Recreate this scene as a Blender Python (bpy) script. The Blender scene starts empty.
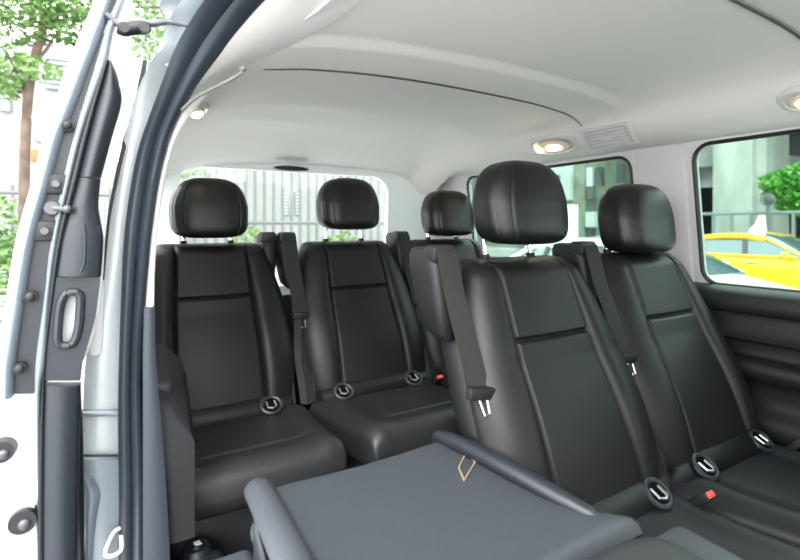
import bpy, bmesh, math, random
from mathutils import Vector, Matrix
random.seed(7)
OZ = 1.62                       # camera height above the street; all numbers below are metres from the camera
F, CX, HY = 480.0, 400.0, 225.0
CS, SN = 0.862, 0.507           # view direction against the van's axes (x across, y to the rear)
col = bpy.context.scene.collection
sc = bpy.context.scene
ORG = {}

def ray(px, py):
    xc = (px-CX)/F; up = (HY-py)/F
    return Vector((CS*xc+SN, -SN*xc+CS, up))
def at(px, py, X=None, Y=None, Z=None):
    d = ray(px, py)
    s = X/d.x if X is not None else (Y/d.y if Y is not None else Z/d.z)
    return d*s

# ---------------------------------------------------------------- materials
def mat(name, c, rough=.5, metal=0, spec=.5, bump=0, bscale=400, var=0, vscale=8, coat=0, emit=None, es=0, c2=None, ramp=(.4,.6), stretch=None):
    m = bpy.data.materials.new(name); m.use_nodes = True
    nt = m.node_tree; b = nt.nodes['Principled BSDF']
    b.inputs['Base Color'].default_value = (*c, 1); b.inputs['Roughness'].default_value = rough
    b.inputs['Metallic'].default_value = metal; b.inputs['Specular IOR Level'].default_value = spec
    if coat: b.inputs['Coat Weight'].default_value = coat
    if emit: b.inputs['Emission Color'].default_value = (*emit, 1); b.inputs['Emission Strength'].default_value = es
    tc = nt.nodes.new('ShaderNodeTexCoord'); vec = tc.outputs['Object']
    if stretch:
        mp = nt.nodes.new('ShaderNodeMapping'); mp.inputs['Scale'].default_value = stretch
        nt.links.new(vec, mp.inputs['Vector']); vec = mp.outputs['Vector']
    if bump:
        n = nt.nodes.new('ShaderNodeTexNoise'); n.inputs['Scale'].default_value = bscale; n.inputs['Detail'].default_value = 3
        bp = nt.nodes.new('ShaderNodeBump'); bp.inputs['Strength'].default_value = bump; bp.inputs['Distance'].default_value = .002
        nt.links.new(vec, n.inputs['Vector']); nt.links.new(n.outputs['Fac'], bp.inputs['Height']); nt.links.new(bp.outputs['Normal'], b.inputs['Normal'])
    if var or c2:
        n = nt.nodes.new('ShaderNodeTexNoise'); n.inputs['Scale'].default_value = vscale; n.inputs['Detail'].default_value = 5
        r = nt.nodes.new('ShaderNodeValToRGB')
        r.color_ramp.elements[0].position = ramp[0]; r.color_ramp.elements[1].position = ramp[1]
        cc = c2 or tuple(v*(1-var) for v in c)
        r.color_ramp.elements[0].color = (*cc, 1); r.color_ramp.elements[1].color = (*c, 1)
        nt.links.new(vec, n.inputs['Vector']); nt.links.new(n.outputs['Fac'], r.inputs['Fac']); nt.links.new(r.outputs['Color'], b.inputs['Base Color'])
    return m
def glass(name, tint, refl=.06):
    m = bpy.data.materials.new(name); m.use_nodes = True; nt = m.node_tree; nt.nodes.clear()
    o = nt.nodes.new('ShaderNodeOutputMaterial'); mx = nt.nodes.new('ShaderNodeMixShader')
    t = nt.nodes.new('ShaderNodeBsdfTransparent'); t.inputs['Color'].default_value = (*tint, 1)
    g = nt.nodes.new('ShaderNodeBsdfGlossy'); g.inputs['Roughness'].default_value = .02
    mx.inputs['Fac'].default_value = refl
    nt.links.new(t.outputs[0], mx.inputs[1]); nt.links.new(g.outputs[0], mx.inputs[2]); nt.links.new(mx.outputs[0], o.inputs[0])
    return m
M = dict(
 leather=mat('black_leather', (.0075,.0075,.0077), .38, spec=.27, bump=.25, bscale=700),
 leatherh=mat('headrest_leather', (.007,.007,.0073), .33, spec=.36, bump=.2, bscale=700),
 leather2=mat('black_leather_insert', (.0088,.009,.0092), .42, spec=.27, bump=.2, bscale=700),
 plastic=mat('charcoal_plastic', (.010,.0108,.012), .48, spec=.35, bump=.3, bscale=900),
 trim=mat('dark_grey_trim', (.014,.018,.024), .36, bump=.25, bscale=900),
 panel=mat('seat_back_panel', (.040,.047,.055), .5, bump=.6, bscale=600, var=.12, vscale=500),
 panelroll=mat('seat_back_rim', (.048,.054,.062), .42, bump=.3, bscale=700),
 belt=mat('belt_webbing', (.016,.0155,.015), .65, spec=.3, bump=.8, bscale=500, stretch=(1,1,.15)),
 chrome=mat('chrome', (.8,.8,.8), .12, 1),
 metal=mat('brushed_metal', (.55,.55,.55), .35, 1),
 red=mat('red_button', (.75,.06,.04), .4),
 black=mat('black_rubber', (.010,.010,.011), .5),
 rubber=mat('door_seal_rubber', (.034,.043,.055), .34, bump=.15, bscale=500),
 head=mat('grey_headliner', (.83,.80,.76), .9, spec=.2, bump=.4, bscale=900),
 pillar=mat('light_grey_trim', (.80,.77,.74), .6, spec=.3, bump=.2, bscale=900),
 white=mat('white_trim', (.86,.87,.88), .5),
 silver=mat('silver_paint', (.70,.74,.76), .28, .25, coat=.5),
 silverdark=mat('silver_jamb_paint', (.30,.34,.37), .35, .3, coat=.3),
 whitepaint=mat('white_paint', (.84,.87,.88), .3, coat=.4),
 amber=mat('lit_lamp_lens', (1,.75,.45), .4, emit=(1,.62,.28), es=4.5),
 amberhot=mat('lit_lamp_bulb', (1,.9,.7), .4, emit=(1,.86,.62), es=14),
 lens=mat('lamp_lens', (.75,.62,.50), .25),
 vent=mat('vent_plastic', (.60,.60,.59), .55),
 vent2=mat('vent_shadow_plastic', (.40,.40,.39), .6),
 handle=mat('handle_grey', (.22,.23,.21), .5),
 sealgrey=mat('grey_edge_seal', (.15,.18,.21), .4),
 steel=mat('dull_steel', (.10,.10,.11), .45, .6),
 trim2=mat('blue_grey_trim', (.024,.031,.042), .5, bump=.25, bscale=900),
 padgrey=mat('matte_grey_pad', (.026,.029,.031), .5, bump=.3, bscale=600),
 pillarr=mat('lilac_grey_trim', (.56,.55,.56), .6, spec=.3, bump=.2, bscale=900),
 leatherc=mat('seat_cushion_leather', (.015,.0158,.0172), .42, spec=.38, bump=.2, bscale=700),
 void=mat('recess_black', (.003,.003,.003), .9, spec=.05),
 groove=mat('dark_seam', (.10,.09,.08), .8),
 carpet=mat('dark_carpet', (.03,.03,.032), .95, bump=1, bscale=500),
 gold=mat('tan_outline', (.30,.22,.15), .6),
 taxi=mat('yellow_paint', (.80,.46,.010), .25, coat=.5),
 carwhite=mat('white_car_paint', (.62,.65,.66), .25, coat=.5),
 carglass=mat('car_glass', (.10,.15,.16), .06, spec=.9, coat=1),
 tyre=mat('tyre', (.02,.02,.02), .8),
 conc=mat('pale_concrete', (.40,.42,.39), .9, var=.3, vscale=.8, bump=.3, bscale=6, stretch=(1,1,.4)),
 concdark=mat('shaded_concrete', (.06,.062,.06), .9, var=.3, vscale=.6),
 asphalt=mat('asphalt', (.40,.40,.40), .9, var=.2, vscale=3, bump=.5, bscale=60),
 moss=mat('mottled_stone', (.14,.19,.15), .85, c2=(.15,.12,.07), vscale=2.6, ramp=(.36,.52)),
 wallw=mat('white_render', (.19,.20,.19), .9, var=.06, vscale=1),
 wing=mat('dark_window', (.05,.06,.06), .2),
 shutter=mat('grey_louver', (.12,.13,.13), .6),
 frame=mat('pale_window_frame', (.36,.42,.39), .6),
 bark=mat('bark', (.10,.07,.05), .9, var=.4, vscale=6, bump=1, bscale=30),
 leaf=mat('leaf', (.055,.14,.022), .6, c2=(.11,.20,.05), vscale=3, ramp=(.4,.6)),
 leafd=mat('bright_leaf', (.06,.24,.03), .6, c2=(.12,.36,.05), vscale=2, ramp=(.4,.6)),
 fence=mat('dark_fence_paint', (.16,.20,.20), .6),
 fencel=mat('pale_fence_paint', (.10,.11,.105), .6),
 orange=mat('orange_paint', (.45,.10,.03), .6),
 glassr=glass('green_tinted_glass', (.62,.72,.675), .03),
 glassb=glass('clear_glass', (.93,.95,.94), .03),
)

# ---------------------------------------------------------------- helpers
def tag(o, label=None, cat=None, group=None, kind=None):
    if label: o['label'] = label
    if cat: o['category'] = cat
    if group: o['group'] = group
    if kind: o['kind'] = kind
    return o
def thing(name, label, cat, loc, group=None):
    o = bpy.data.objects.new(name, None); col.objects.link(o); o.empty_display_size = .1
    o.location = (loc[0], loc[1], loc[2]+OZ); ORG[o.name] = Vector(loc)
    return tag(o, label, cat, group)
def link(name, bm, m, parent=None, smooth=True, local=False, ang=40):
    """One mesh object. Verts are in van metres from the camera unless local."""
    bmesh.ops.recalc_face_normals(bm, faces=bm.faces)
    org = Vector((0,0,0))
    if parent is None and not local: pass
    elif parent is not None and not local:
        p = parent
        while p.parent: p = p.parent
        org = ORG[p.name]
    if org.length: bmesh.ops.translate(bm, vec=-org, verts=bm.verts)
    me = bpy.data.meshes.new(name); bm.to_mesh(me); bm.free()
    o = bpy.data.objects.new(name, me); col.objects.link(o)
    if isinstance(m, (list, tuple)):
        for q in m: me.materials.append(q)
    else: me.materials.append(m)
    if smooth:
        me.polygons.foreach_set('use_smooth', [True]*len(me.polygons))
        try: me.set_sharp_from_angle(angle=math.radians(ang))
        except Exception: pass
    if parent is not None: o.parent = parent
    elif not local: o.location = (0,0,OZ)
    return o
def solo(name, bm, m, label, cat, group=None, **k):
    """A thing that is one mesh: origin at the middle of its base."""
    vs = [v.co for v in bm.verts]
    c = Vector(((min(v.x for v in vs)+max(v.x for v in vs))/2, (min(v.y for v in vs)+max(v.y for v in vs))/2, min(v.z for v in vs)))
    bmesh.ops.translate(bm, vec=-c, verts=bm.verts)
    o = link(name, bm, m, local=True, **k); o.location = c+Vector((0,0,OZ))
    return tag(o, label, cat, group)
def struct(name, bm, m, **k):
    o = link(name, bm, m, **k); o['kind'] = 'structure'; return o
def box(bm, x0, x1, y0, y1, z0, z1, bev=0, seg=2, mtx=None):
    r = bmesh.ops.create_cube(bm, size=1)
    vs = r['verts']
    for v in vs: v.co = Vector((x0+(v.co.x+.5)*(x1-x0), y0+(v.co.y+.5)*(y1-y0), z0+(v.co.z+.5)*(z1-z0)))
    if bev:
        es = list({e for v in vs for e in v.link_edges})
        rr = bmesh.ops.bevel(bm, geom=es, offset=bev, segments=seg, affect='EDGES', profile=.5)
        vs = list({v for f in rr['faces'] for v in f.verts} | {v for v in vs if v.is_valid})
    if mtx is not None:
        for v in vs: v.co = mtx @ v.co
    return vs
def B(*a, **k):
    bm = bmesh.new(); box(bm, *a, **k); return bm
def cyl(bm, p0, p1, r0, r1=None, n=16):
    r1 = r0 if r1 is None else r1
    p0, p1 = Vector(p0), Vector(p1); d = p1-p0
    q = Vector((0,0,1)).rotation_difference(d.normalized()).to_matrix().to_4x4()
    bmesh.ops.create_cone(bm, cap_ends=True, segments=n, radius1=r0, radius2=r1, depth=d.length, matrix=Matrix.Translation((p0+p1)/2) @ q)
def sph(bm, c, r, s=(1,1,1), n=16):
    bmesh.ops.create_uvsphere(bm, u_segments=n, v_segments=n//2+2, radius=r, matrix=Matrix.Translation(c) @ Matrix.Diagonal((*s,1)))
def loft(bm, rows, close=True, cap=True):
    vr = [[bm.verts.new(p) for p in r] for r in rows]
    n = len(rows[0])
    for a, b in zip(vr, vr[1:]):
        for i in range(n if close else n-1):
            j = (i+1) % n
            try: bm.faces.new((a[i], a[j], b[j], b[i]))
            except ValueError: pass
    if cap and close:
        for r in (vr[0], vr[-1]):
            try: bm.faces.new(r)
            except ValueError: pass
    return vr
def catmull(pts, n=8):
    pts = [Vector(p) for p in pts]; out = []
    P = [pts[0]*2-pts[1]] + pts + [pts[-1]*2-pts[-2]]
    for i in range(1, len(P)-2):
        for k in range(n):
            t = k/n; a, b, c, d = P[i-1], P[i], P[i+1], P[i+2]
            out.append(.5*((2*b)+(c-a)*t+(2*a-5*b+4*c-d)*t*t+(3*b-a-3*c+d)*t**3))
    out.append(pts[-1]); return out
def interp(tab, x):
    if x <= tab[0][0]: return tab[0][1]
    for (a, fa), (b, fb) in zip(tab, tab[1:]):
        if x <= b:
            t = (x-a)/(b-a); t = t*t*(3-2*t) if False else t
            return fa+(fb-fa)*t
    return tab[-1][1]
def sm(tab, x):        # smooth interpolation through a table
    n = len(tab)
    for i in range(n-1):
        a, b = tab[i], tab[i+1]
        if x <= b[0] or i == n-2:
            p = tab[i-1] if i else (2*a[0]-b[0], 2*a[1]-b[1]); q = tab[i+2] if i+2 < n else (2*b[0]-a[0], 2*b[1]-a[1])
            h = b[0]-a[0]; t = min(1, max(0, (x-a[0])/h))
            m0 = (b[1]-p[1])/(b[0]-p[0])*h; m1 = (q[1]-a[1])/(q[0]-a[0])*h
            return (2*t**3-3*t*t+1)*a[1]+(t**3-2*t*t+t)*m0+(-2*t**3+3*t*t)*b[1]+(t**3-t*t)*m1
def tube(bm, pts, r, n=10, s=(1,1)):
    pts = [Vector(p) for p in pts]; rows = []
    for i, p in enumerate(pts):
        t = (pts[min(i+1, len(pts)-1)]-pts[max(i-1, 0)]).normalized()
        a = t.cross(Vector((0,0,1)));
        if a.length < .05: a = t.cross(Vector((0,1,0)))
        a.normalize(); b = t.cross(a)
        rr = r[i] if isinstance(r, (list, tuple)) else r
        rows.append([p+a*math.cos(k*2*math.pi/n)*rr*s[0]+b*math.sin(k*2*math.pi/n)*rr*s[1] for k in range(n)])
    loft(bm, rows)
def strip(bm, st, thick=.02, crown=0, n=6, tdir=None):
    """A solid band through stations (a, b) of 3-D points; crown bulges it towards the viewer."""
    tdir = Vector(tdir or (.05, 1, 0)).normalized(); rows = []
    for a, b in st:
        top = []
        for k in range(n+1):
            u = k/n; top.append(a.lerp(b, u)-tdir*crown*(1-(2*u-1)**2))
        rows.append(top+[b+tdir*thick, a+tdir*thick])
    loft(bm, rows)
def pxstrip(lst, Y, thick=.02, crown=0, dense=6, **k):
    """stations (py, pxL, pxR[, Y]) at depth Y"""
    A = [at(e[1], e[0], Y=(e[3] if len(e) > 3 else Y)) for e in lst]
    Bp = [at(e[2], e[0], Y=(e[3] if len(e) > 3 else Y)) for e in lst]
    bm = bmesh.new(); strip(bm, list(zip(catmull(A, dense), catmull(Bp, dense))), thick, crown, **k); return bm
def band(st2, thick=.02, crown=0, dense=6, **k):
    """stations (ax, ay, aY, bx, by, bY)"""
    A = [at(e[0], e[1], Y=e[2]) for e in st2]; Bp = [at(e[3], e[4], Y=e[5]) for e in st2]
    bm = bmesh.new(); strip(bm, list(zip(catmull(A, dense), catmull(Bp, dense))), thick, crown, **k); return bm
def rrect(x0, x1, y0, y1, r, n=8):
    out = []
    rs = r if isinstance(r, (list, tuple)) else [r]*4
    for (cx, cy, a0), q in zip(((x1, y1, 0), (x0, y1, 90), (x0, y0, 180), (x1, y0, 270)), rs):
        sx = -1 if cx == x1 else 1; sy = -1 if cy == y1 else 1
        for k in range(n+1):
            a = math.radians(a0+90*k/n); out.append((cx+sx*q+q*math.cos(a), cy+sy*q+q*math.sin(a)))
    return out
def plate(outer, holes, f, tv):
    """flat plate with holes: 2-D loops mapped by f, thickened by vector tv"""
    bm = bmesh.new(); es = []
    for lp in [outer]+holes:
        vs = [bm.verts.new(f(*p)) for p in lp]
        es += [bm.edges.new((vs[i], vs[(i+1) % len(vs)])) for i in range(len(vs))]
    bmesh.ops.triangle_fill(bm, use_beauty=True, edges=es)
    r = bmesh.ops.extrude_face_region(bm, geom=list(bm.faces))
    bmesh.ops.translate(bm, vec=tv, verts=[g for g in r['geom'] if isinstance(g, bmesh.types.BMVert)])
    return bm
def ring(bm, loop, r, n=8):
    pts = [Vector(p) for p in loop]; N = len(pts); rows = []
    for i, p in enumerate(pts):
        t = (pts[(i+1) % N]-pts[i-1]).normalized(); a = t.cross(Vector((1,0,.15))).normalized() if abs(t.x) < .9 else t.cross(Vector((0,1,0))).normalized()
        b = t.cross(a)
        rows.append([p+a*math.cos(k*2*math.pi/n)*r+b*math.sin(k*2*math.pi/n)*r for k in range(n)])
    rows.append(rows[0]); loft(bm, rows, cap=False); bmesh.ops.remove_doubles(bm, verts=bm.verts, dist=1e-6)
def copy_tree(o, parent=None):
    c = o.copy(); col.objects.link(c); c.parent = parent
    for ch in list(o.children): copy_tree(ch, c)
    return c

# ---------------------------------------------------------------- van shell (setting)
FZ = -.93
def ceil_z(x, y):
    z = sm([(.10,.285),(.15,.312),(.20,.338),(.28,.376),(.40,.404),(.68,.424),(1.04,.424),(1.30,.410),(1.41,.375),(1.48,.312),(1.55,.282),(1.64,.264)], x)
    mid = max(0, min(1, (x-.22)/.12))*max(0, min(1, (1.46-x)/.15))
    s = lambda a, b, t: (lambda q: q*q*(3-2*q))(max(0, min(1, (t-a)/(b-a))))
    z -= .016*s(.94, .99, y)*(1-s(1.147, 1.157, y))*mid
    z += .012*mid*math.exp(-((y-1.15)/.005)**2)
    z -= .004*s(1.157, 1.17, y)*mid
    z += .032*s(1.60, 1.75, y)*(1-s(1.77, 2.0, y))*max(0, min(1, (x-.2)/.1))*max(0, min(1, (1.42-x)/.15))
    z += .010*mid*math.exp(-((y-.462)/.005)**2)
    z -= .13*s(1.95, 2.36, y)**1.3*(1 if z > .28 else .3)
    return z
ys = [-2.0+.25*i for i in range(5)]+[-.75+.05*i for i in range(24)]
ys += [.452,.456,.459,.462,.465,.468,.472]+[.93+.006*i for i in range(12)]+[1.136+.002*i for i in range(20)]+[1.62+.008*i for i in range(16)]
ys += [.5+.04*i for i in range(48) if .5+.04*i < 2.36]+[2.36]
ys = sorted(set(round(v, 4) for v in ys)); xs = [i/90 for i in range(91)]
x0 = lambda y: interp([(.0,.315),(.80,.315),(.95,.28),(1.10,.20),(1.20,.10)], y)
bm = bmesh.new()
g = [[bm.verts.new((x0(y)+(1.645-x0(y))*t, y, ceil_z(x0(y)+(1.645-x0(y))*t, y))) for t in xs] for y in ys]
for a, b in zip(g, g[1:]):
    for i in range(len(xs)-1): bm.faces.new((a[i], a[i+1], b[i+1], b[i]))
r = bmesh.ops.extrude_face_region(bm, geom=list(bm.faces))
bmesh.ops.translate(bm, vec=(0,0,.05), verts=[v for v in r['geom'] if isinstance(v, bmesh.types.BMVert)])
struct('ceiling', bm, M['head'], ang=60)
# dark joint lines in the lining
bm = bmesh.new()
tube(bm, [(x, 1.150, ceil_z(x, 1.14)-.0012) for x in [.30+.0333*i for i in range(35)]], [.0012+.0018*math.sin(math.pi*i/34)**.5 for i in range(35)], 6)
struct('trim_1', bm, M['groove'])
bm = bmesh.new()
tube(bm, [(x, .462, ceil_z(x, .45)-.001) for x in [.5+.04*i for i in range(23)]], .003, 6)
struct('trim_2', bm, M['groove'])
struct('floor', B(.03, 1.66, -2.0, 2.36, FZ-.05, FZ), M['carpet'], smooth=False)
struct('ground', B(-40, 60, -20, 70, -1.72, -OZ), M['asphalt'], smooth=False)

# far side wall
WX = lambda z: 1.668-(z+.195)/.465*.066
def fw(y, z): return Vector((WX(z), y, z))
w1 = rrect(-.25, .86, -.192, .258, [.055,.055,.05,.05]); w2 = rrect(1.08, 2.03, -.17, .252, [.05,.05,.05,.05])
w0 = rrect(-1.55, -.40, -.19, .24, .06)
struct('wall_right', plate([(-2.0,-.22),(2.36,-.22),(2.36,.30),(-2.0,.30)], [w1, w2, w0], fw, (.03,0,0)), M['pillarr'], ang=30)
for i, w in enumerate((w1, w2, w0)):
    bm = plate(w, [], lambda y, z: fw(y, z)+Vector((.016,0,0)), (.004,0,0)); wd = struct('window_%d' % (i+1), bm, M['glassr'], smooth=False)
    bm = bmesh.new(); ring(bm, [fw(y, z)+Vector((.003,0,0)) for y, z in w], .007); tag(link('window_gasket', bm, M['black'], None), kind='structure').parent = wd
    bpy.data.objects[wd.name].children[0].location = (0,0,0)
# pillar cover, slightly proud, between the two windows
bm = bmesh.new()
rows = []
for k in range(13):
    z = -.21+.47*k/12; rows.append([fw(.885, z), fw(.892, z)-Vector((.007,0,0)), fw(.925, z)-Vector((.013,0,0)), fw(.985, z)-Vector((.008,0,0)), fw(1.05, z)-Vector((.006,0,0)), fw(1.056, z)])
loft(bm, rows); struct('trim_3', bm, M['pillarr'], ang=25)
# dark lower lining with the padded sill, recess and armrest
prof = [(1.668,-.190),(1.640,-.194),(1.618,-.203),(1.606,-.218),(1.604,-.245),(1.612,-.262),(1.625,-.268),(1.622,-.30),(1.612,-.325),(1.600,-.336),(1.606,-.342),(1.622,-.346),
        (1.624,-.385),(1.600,-.394),(1.582,-.404),(1.578,-.425),(1.592,-.45),(1.618,-.462),(1.624,-.52),(1.600,-.552),(1.590,-.575),(1.592,-.61),(1.605,-.64),(1.61,-.80),(1.60,FZ),(1.70,FZ),(1.70,-.19)]
pc = catmull([Vector((x, 0, z)) for x, z in prof[:-2]], 3)+[Vector((1.70,0,FZ)), Vector((1.70,0,-.19))]
bm = bmesh.new(); loft(bm, [[p+Vector((0, y, 0)) for p in pc] for y in (-2.0, -.8, .2, .8, 1.4, 2.36)])
struct('trim_4', bm, M['plastic'], ang=50)

wf = rrect(.20, 1.50, -.12, .34, .08)
struct('wall_front', plate([(.0,FZ),(1.68,FZ),(1.68,.42),(.0,.42)], [wf], lambda x, z: Vector((x, -2.0, z)), (0,-.03,0)), M['plastic'], ang=30)  # unseen bulkhead in place of dash and front seats, added to cut front light
struct('window_6', plate(wf, [], lambda x, z: Vector((x, -2.01, z)), (0,-.004,0)), M['glassb'], smooth=False)
nf = rrect(-1.7, -.75, -.16, .22, .05)
struct('wall_near', plate([(-2.0,FZ),(-.55,FZ),(-.55,.40),(-2.0,.40)], [nf], lambda y, z: Vector((.035+max(0, z+.2)*.3, y, z)), (-.03,0,0)), M['trim'], ang=30)
# tailgate and rear pillars
bw = rrect(.235, 1.285, -.30, .262, [.10,.06,.06,.08], 10)
BY = lambda z: 2.34-(z+.3)*.06
struct('wall_back', plate([(.0,FZ),(1.68,FZ),(1.68,.33),(.0,.33)], [bw], lambda x, z: Vector((x, BY(z), z)), (0,.035,0)), M['white'], ang=30)
struct('window_4', plate(bw, [], lambda x, z: Vector((x, BY(z)+.02, z)), (0,.004,0)), M['glassb'], smooth=False)
struct('trim_23', B(.05,1.62,2.28,2.335,FZ,-.335,.01), M['plastic'])
# near side wall behind the sliding door
LX = lambda z: .035+max(0, z+.15)*.13+max(0, z-.15)*.3
nw = rrect(1.30, 2.28, -.20, .26, .05)
struct('wall_left', plate([(1.20,FZ),(2.36,FZ),(2.36,.31),(1.20,.31)], [nw], lambda y, z: Vector((.035+(z+.2)*.12, y, z)), (-.03,0,0)), M['pillar'], ang=30)
struct('window_5', plate(nw, [], lambda y, z: Vector((.025+(z+.2)*.12, y, z)), (-.004,0,0)), M['glassb'], smooth=False)
# dark lining at the foot of the near wall
bm = bmesh.new(); loft(bm, [[Vector((x, y, z)) for x, z in ((.03,-.22),(.055,-.225),(.07,-.26),(.072,-.5),(.08,FZ),(.03,FZ))] for y in (1.24, 1.5, 2.0, 2.34)])
struct('trim_5', bm, M['plastic'])
# door frame: painted jamb, seal and white inner trim, all around the opening
struct('trim_6', band([(82,575,1.17,122,575,1.17),(82,460,1.17,122,460,1.17),(84,380,1.17,122,380,1.17),(90,330,1.17,123,330,1.17),(102,270,1.17,126,270,1.17),(108,230,1.17,130,230,1.17),
     (116,180,1.16,137,180,1.16),(124,140,1.15,145,140,1.15),(134,100,1.13,156,100,1.13),(147,70,1.08,170,72,1.08),(165,44,1.0,190,50,1.0)], .05, .004), M['silver'])
seal = [(118,600,1.12,145,600,1.12),(119,500,1.12,145,500,1.12),(118,420,1.12,143,420,1.12),(119,360,1.12,142,360,1.12),(121,300,1.12,146,300,1.12),(124,240,1.12,151,240,1.12),(130,190,1.12,158,190,1.12),
        (138,150,1.11,166,152,1.11),(147,122,1.09,174,128,1.09),(162,82,1.03,194,90,1.03),(178,42,.96,222,52,.96),(203,2,.87,255,12,.87),(232,-34,.78,288,-20,.78),(310,-110,.58,370,-95,.58)]
def shr(s, u0, u1):
    out = []
    for a in s:
        f = lambda u: (a[0]+(a[3]-a[0])*u, a[1]+(a[4]-a[1])*u)
        p, q = f(u0), f(u1); out.append((p[0], p[1], a[2], q[0], q[1], a[5]))
    return out
struct('trim_7', band(shr(seal, 0, .5), .04, .008), M['rubber'])
struct('trim_8', band(shr(seal, .5, 1.0), .04, .014), M['rubber'])
inn = [(141,310,1.135,154,306,1.135),(146,270,1.135,155,270,1.135),(151,230,1.135,158,230,1.135),(158,185,1.13,164,185,1.13),(166,152,1.12,172,152,1.12),(174,128,1.10,181,130,1.10),(184,104,1.07,200,104,1.08),(194,90,1.04,228,74,1.10),(221,52,.96,300,40,.95),(254,12,.87,352,8,.80),(287,-20,.78,400,-48,.6),(368,-95,.58,480,-150,.45)]
struct('trim_9', band(inn, .012, .006), M['pillar'])
struct('trim_10', band([(143,600,1.03,172,600,1.03),(143,500,1.03,167,500,1.03),(143,420,1.03,161,420,1.03),(143,360,1.03,156,360,1.03),(144,308,1.03,155,308,1.03)], .012, .004), M['trim2'])

# ---------------------------------------------------------------- seats
W0 = [(0,.212),(.12,.234),(.35,.246),(.6,.236),(.8,.211),(.93,.187),(1,.172)]
ZB, ZT, LN = .315, .848, .215                     # backrest from/to, above the floor
def backrest_bm():
    bm = bmesh.new(); rows = []; vs = sorted(set([round(i/70, 4) for i in range(71)]+[round(.685+.003*i, 4) for i in range(-7, 8)]+[.934,.95,.965,.98,.988,.994,.998,.004,.008,.02]))
    for v in vs:
        e = 1.0
        if v > .93: e = math.sqrt(max(0, 1-((v-.93)/.07)**2))
        if v < .05: e = math.sqrt(max(0, 1-((.05-v)/.05)**2))
        w = sm(W0, v)*(.86+.14*e); z = ZB+(ZT-ZB)*v
        y0 = .012+LN*v-.014*math.sin(min(1, v/.6)*math.pi)
        hs = .110+.022*(1-v)                     # seam half width
        lp = []
        half = [hs*t for t in (0,.12,.24,.36,.48,.6,.7,.79,.86)]+[hs-.0095,hs-.0068,hs-.0045,hs-.0022,hs,hs+.0022,hs+.0045,hs+.0068,hs+.0095]
        half += [hs+.0095+(w-hs-.0095)*t for t in (.08,.16,.24,.32,.4,.48,.56,.64,.72,.79,.85,.90,.94,.97,.988,1.0)]
        for x in [-t for t in reversed(half[1:])]+half:
            u = x/w; ax = abs(x)
            d = .055*math.sqrt(max(0, 1-abs(u)**5))
            bol = .5*(1+math.tanh((ax-hs-.012)/.012)); vv = math.sin(math.pi*min(1, max(0, (v+.12)/1.2)))
            d += .020*bol*vv*max(0, 1-abs(u)**6)
            d += .006*math.cos(min(1, ax/hs)*math.pi/2)
            g = .011*math.exp(-((ax-hs)/.0045)**2)*(1 if v > .05 else 0)
            if ax < hs: g += .011*math.exp(-((v-.685)/.0085)**2)
            d -= g
            lp.append(Vector((x, y0-d*max(e, .02), z)))
        for i in range(1, 12):
            u = 1-2*i/12; lp.append(Vector((u*w*1.0, y0+.035*max(e,.02)*(1-abs(u)**4)+.002, z)))
        rows.append(lp)
    loft(bm, rows); return bm
def lean(v): return .012+LN*v
def shell_bm():
    bm = bmesh.new(); rows = []
    for v, w, t in ((-.02,.19,.02),(.0,.205,.045),(.15,.222,.06),(.4,.236,.07),(.65,.232,.07),(.8,.215,.062),(.92,.188,.06),(.965,.175,.055),(.99,.165,.045),(1.0,.15,.02)):
        z = ZB+(ZT-ZB)*v; y0 = lean(v)+.004; n = 24; lp = []
        for k in range(n):
            a = 2*math.pi*k/n; c, s = math.cos(a), math.sin(a)
            lp.append(Vector((math.copysign(abs(c)**.35, c)*w, y0+.02+math.copysign(abs(s)**.5, s)*t*.75+t*.35, z)))
        rows.append(lp)
    loft(bm, rows); return bm
def headrest_bm():
    bm = bmesh.new(); rows = []; NV, NU = 44, 180
    W, D, H = .126, .071, .102
    for j in range(NV+1):
        t = -1+2*j/NV; t2 = math.sin(t*math.pi/2)
        if t2 >= 0: e = (1-abs(t2)**3.3)**(1/3.1)
        else: e = (1-abs(t2)**5.5)**(1/4.0)
        w = W*max(e, .01)*(1-.17*max(0, t2)-.03*max(0, -t2)); d = D*max(e**.9, .01)*(1-.10*max(0, t2))
        lp = []
        for i in range(NU):
            a = 2*math.pi*i/NU; c, s = math.cos(a), math.sin(a)
            x = math.copysign(abs(c)**.54, c)*w; y = math.copysign(abs(s)**.60, s)*d
            if s < .75:
                g = .0035*(math.exp(-((abs(x)-w*.70)/.0018)**2)+.6*math.exp(-((abs(x)-w*.93)/.0018)**2))*(1 if abs(t2) < .85 else 0); y += g if s < 0 else 0
            if s < 0: y += .012*(abs(x)/W)**2.5
            lp.append(Vector((x, y+t2*.012, t2*H)))
        rows.append(lp)
    loft(bm, rows); return bm
def cushion_bm():
    bm = bmesh.new(); rows = []; NY, N = 60, 80
    for j in range(NY+1):
        q = j/NY; y = .00-.425*q
        e = 1.0
        if q > .84: e = math.sqrt(max(0, 1-((q-.84)/.16)**2))
        if q < .06: e = math.sqrt(max(0, 1-((.06-q)/.06)**2))
        e = max(e, .03)
        zt = .335+.045*q-.012*math.sin(q*math.pi); th = .048+.013*q
        zc = zt-th-.012*(1-e); w = (.246-.030*q)*(.93+.07*e)
        lp = []
        for k in range(N):
            a = 2*math.pi*k/N; c, s = math.cos(a), math.sin(a)
            x = math.copysign(abs(c)**.30, c)*w; z = math.copysign(abs(s)**.42, s)*th*e
            if s > 0:
                z += .010*math.exp(-((abs(x)-.175)/.03)**2)*e
                z -= .006*math.exp(-((abs(x)-.135)/.004)**2)*(1 if q < .72 else 0)
                if abs(x) < .135: z -= .006*math.exp(-((q-.72)/.012)**2)
            lp.append(Vector((x, y, zc+z)))
        rows.append(lp)
    loft(bm, rows); return bm
def L(name, bm, m, p, **k): return link(name, bm, m, p, local=True, **k)
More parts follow.
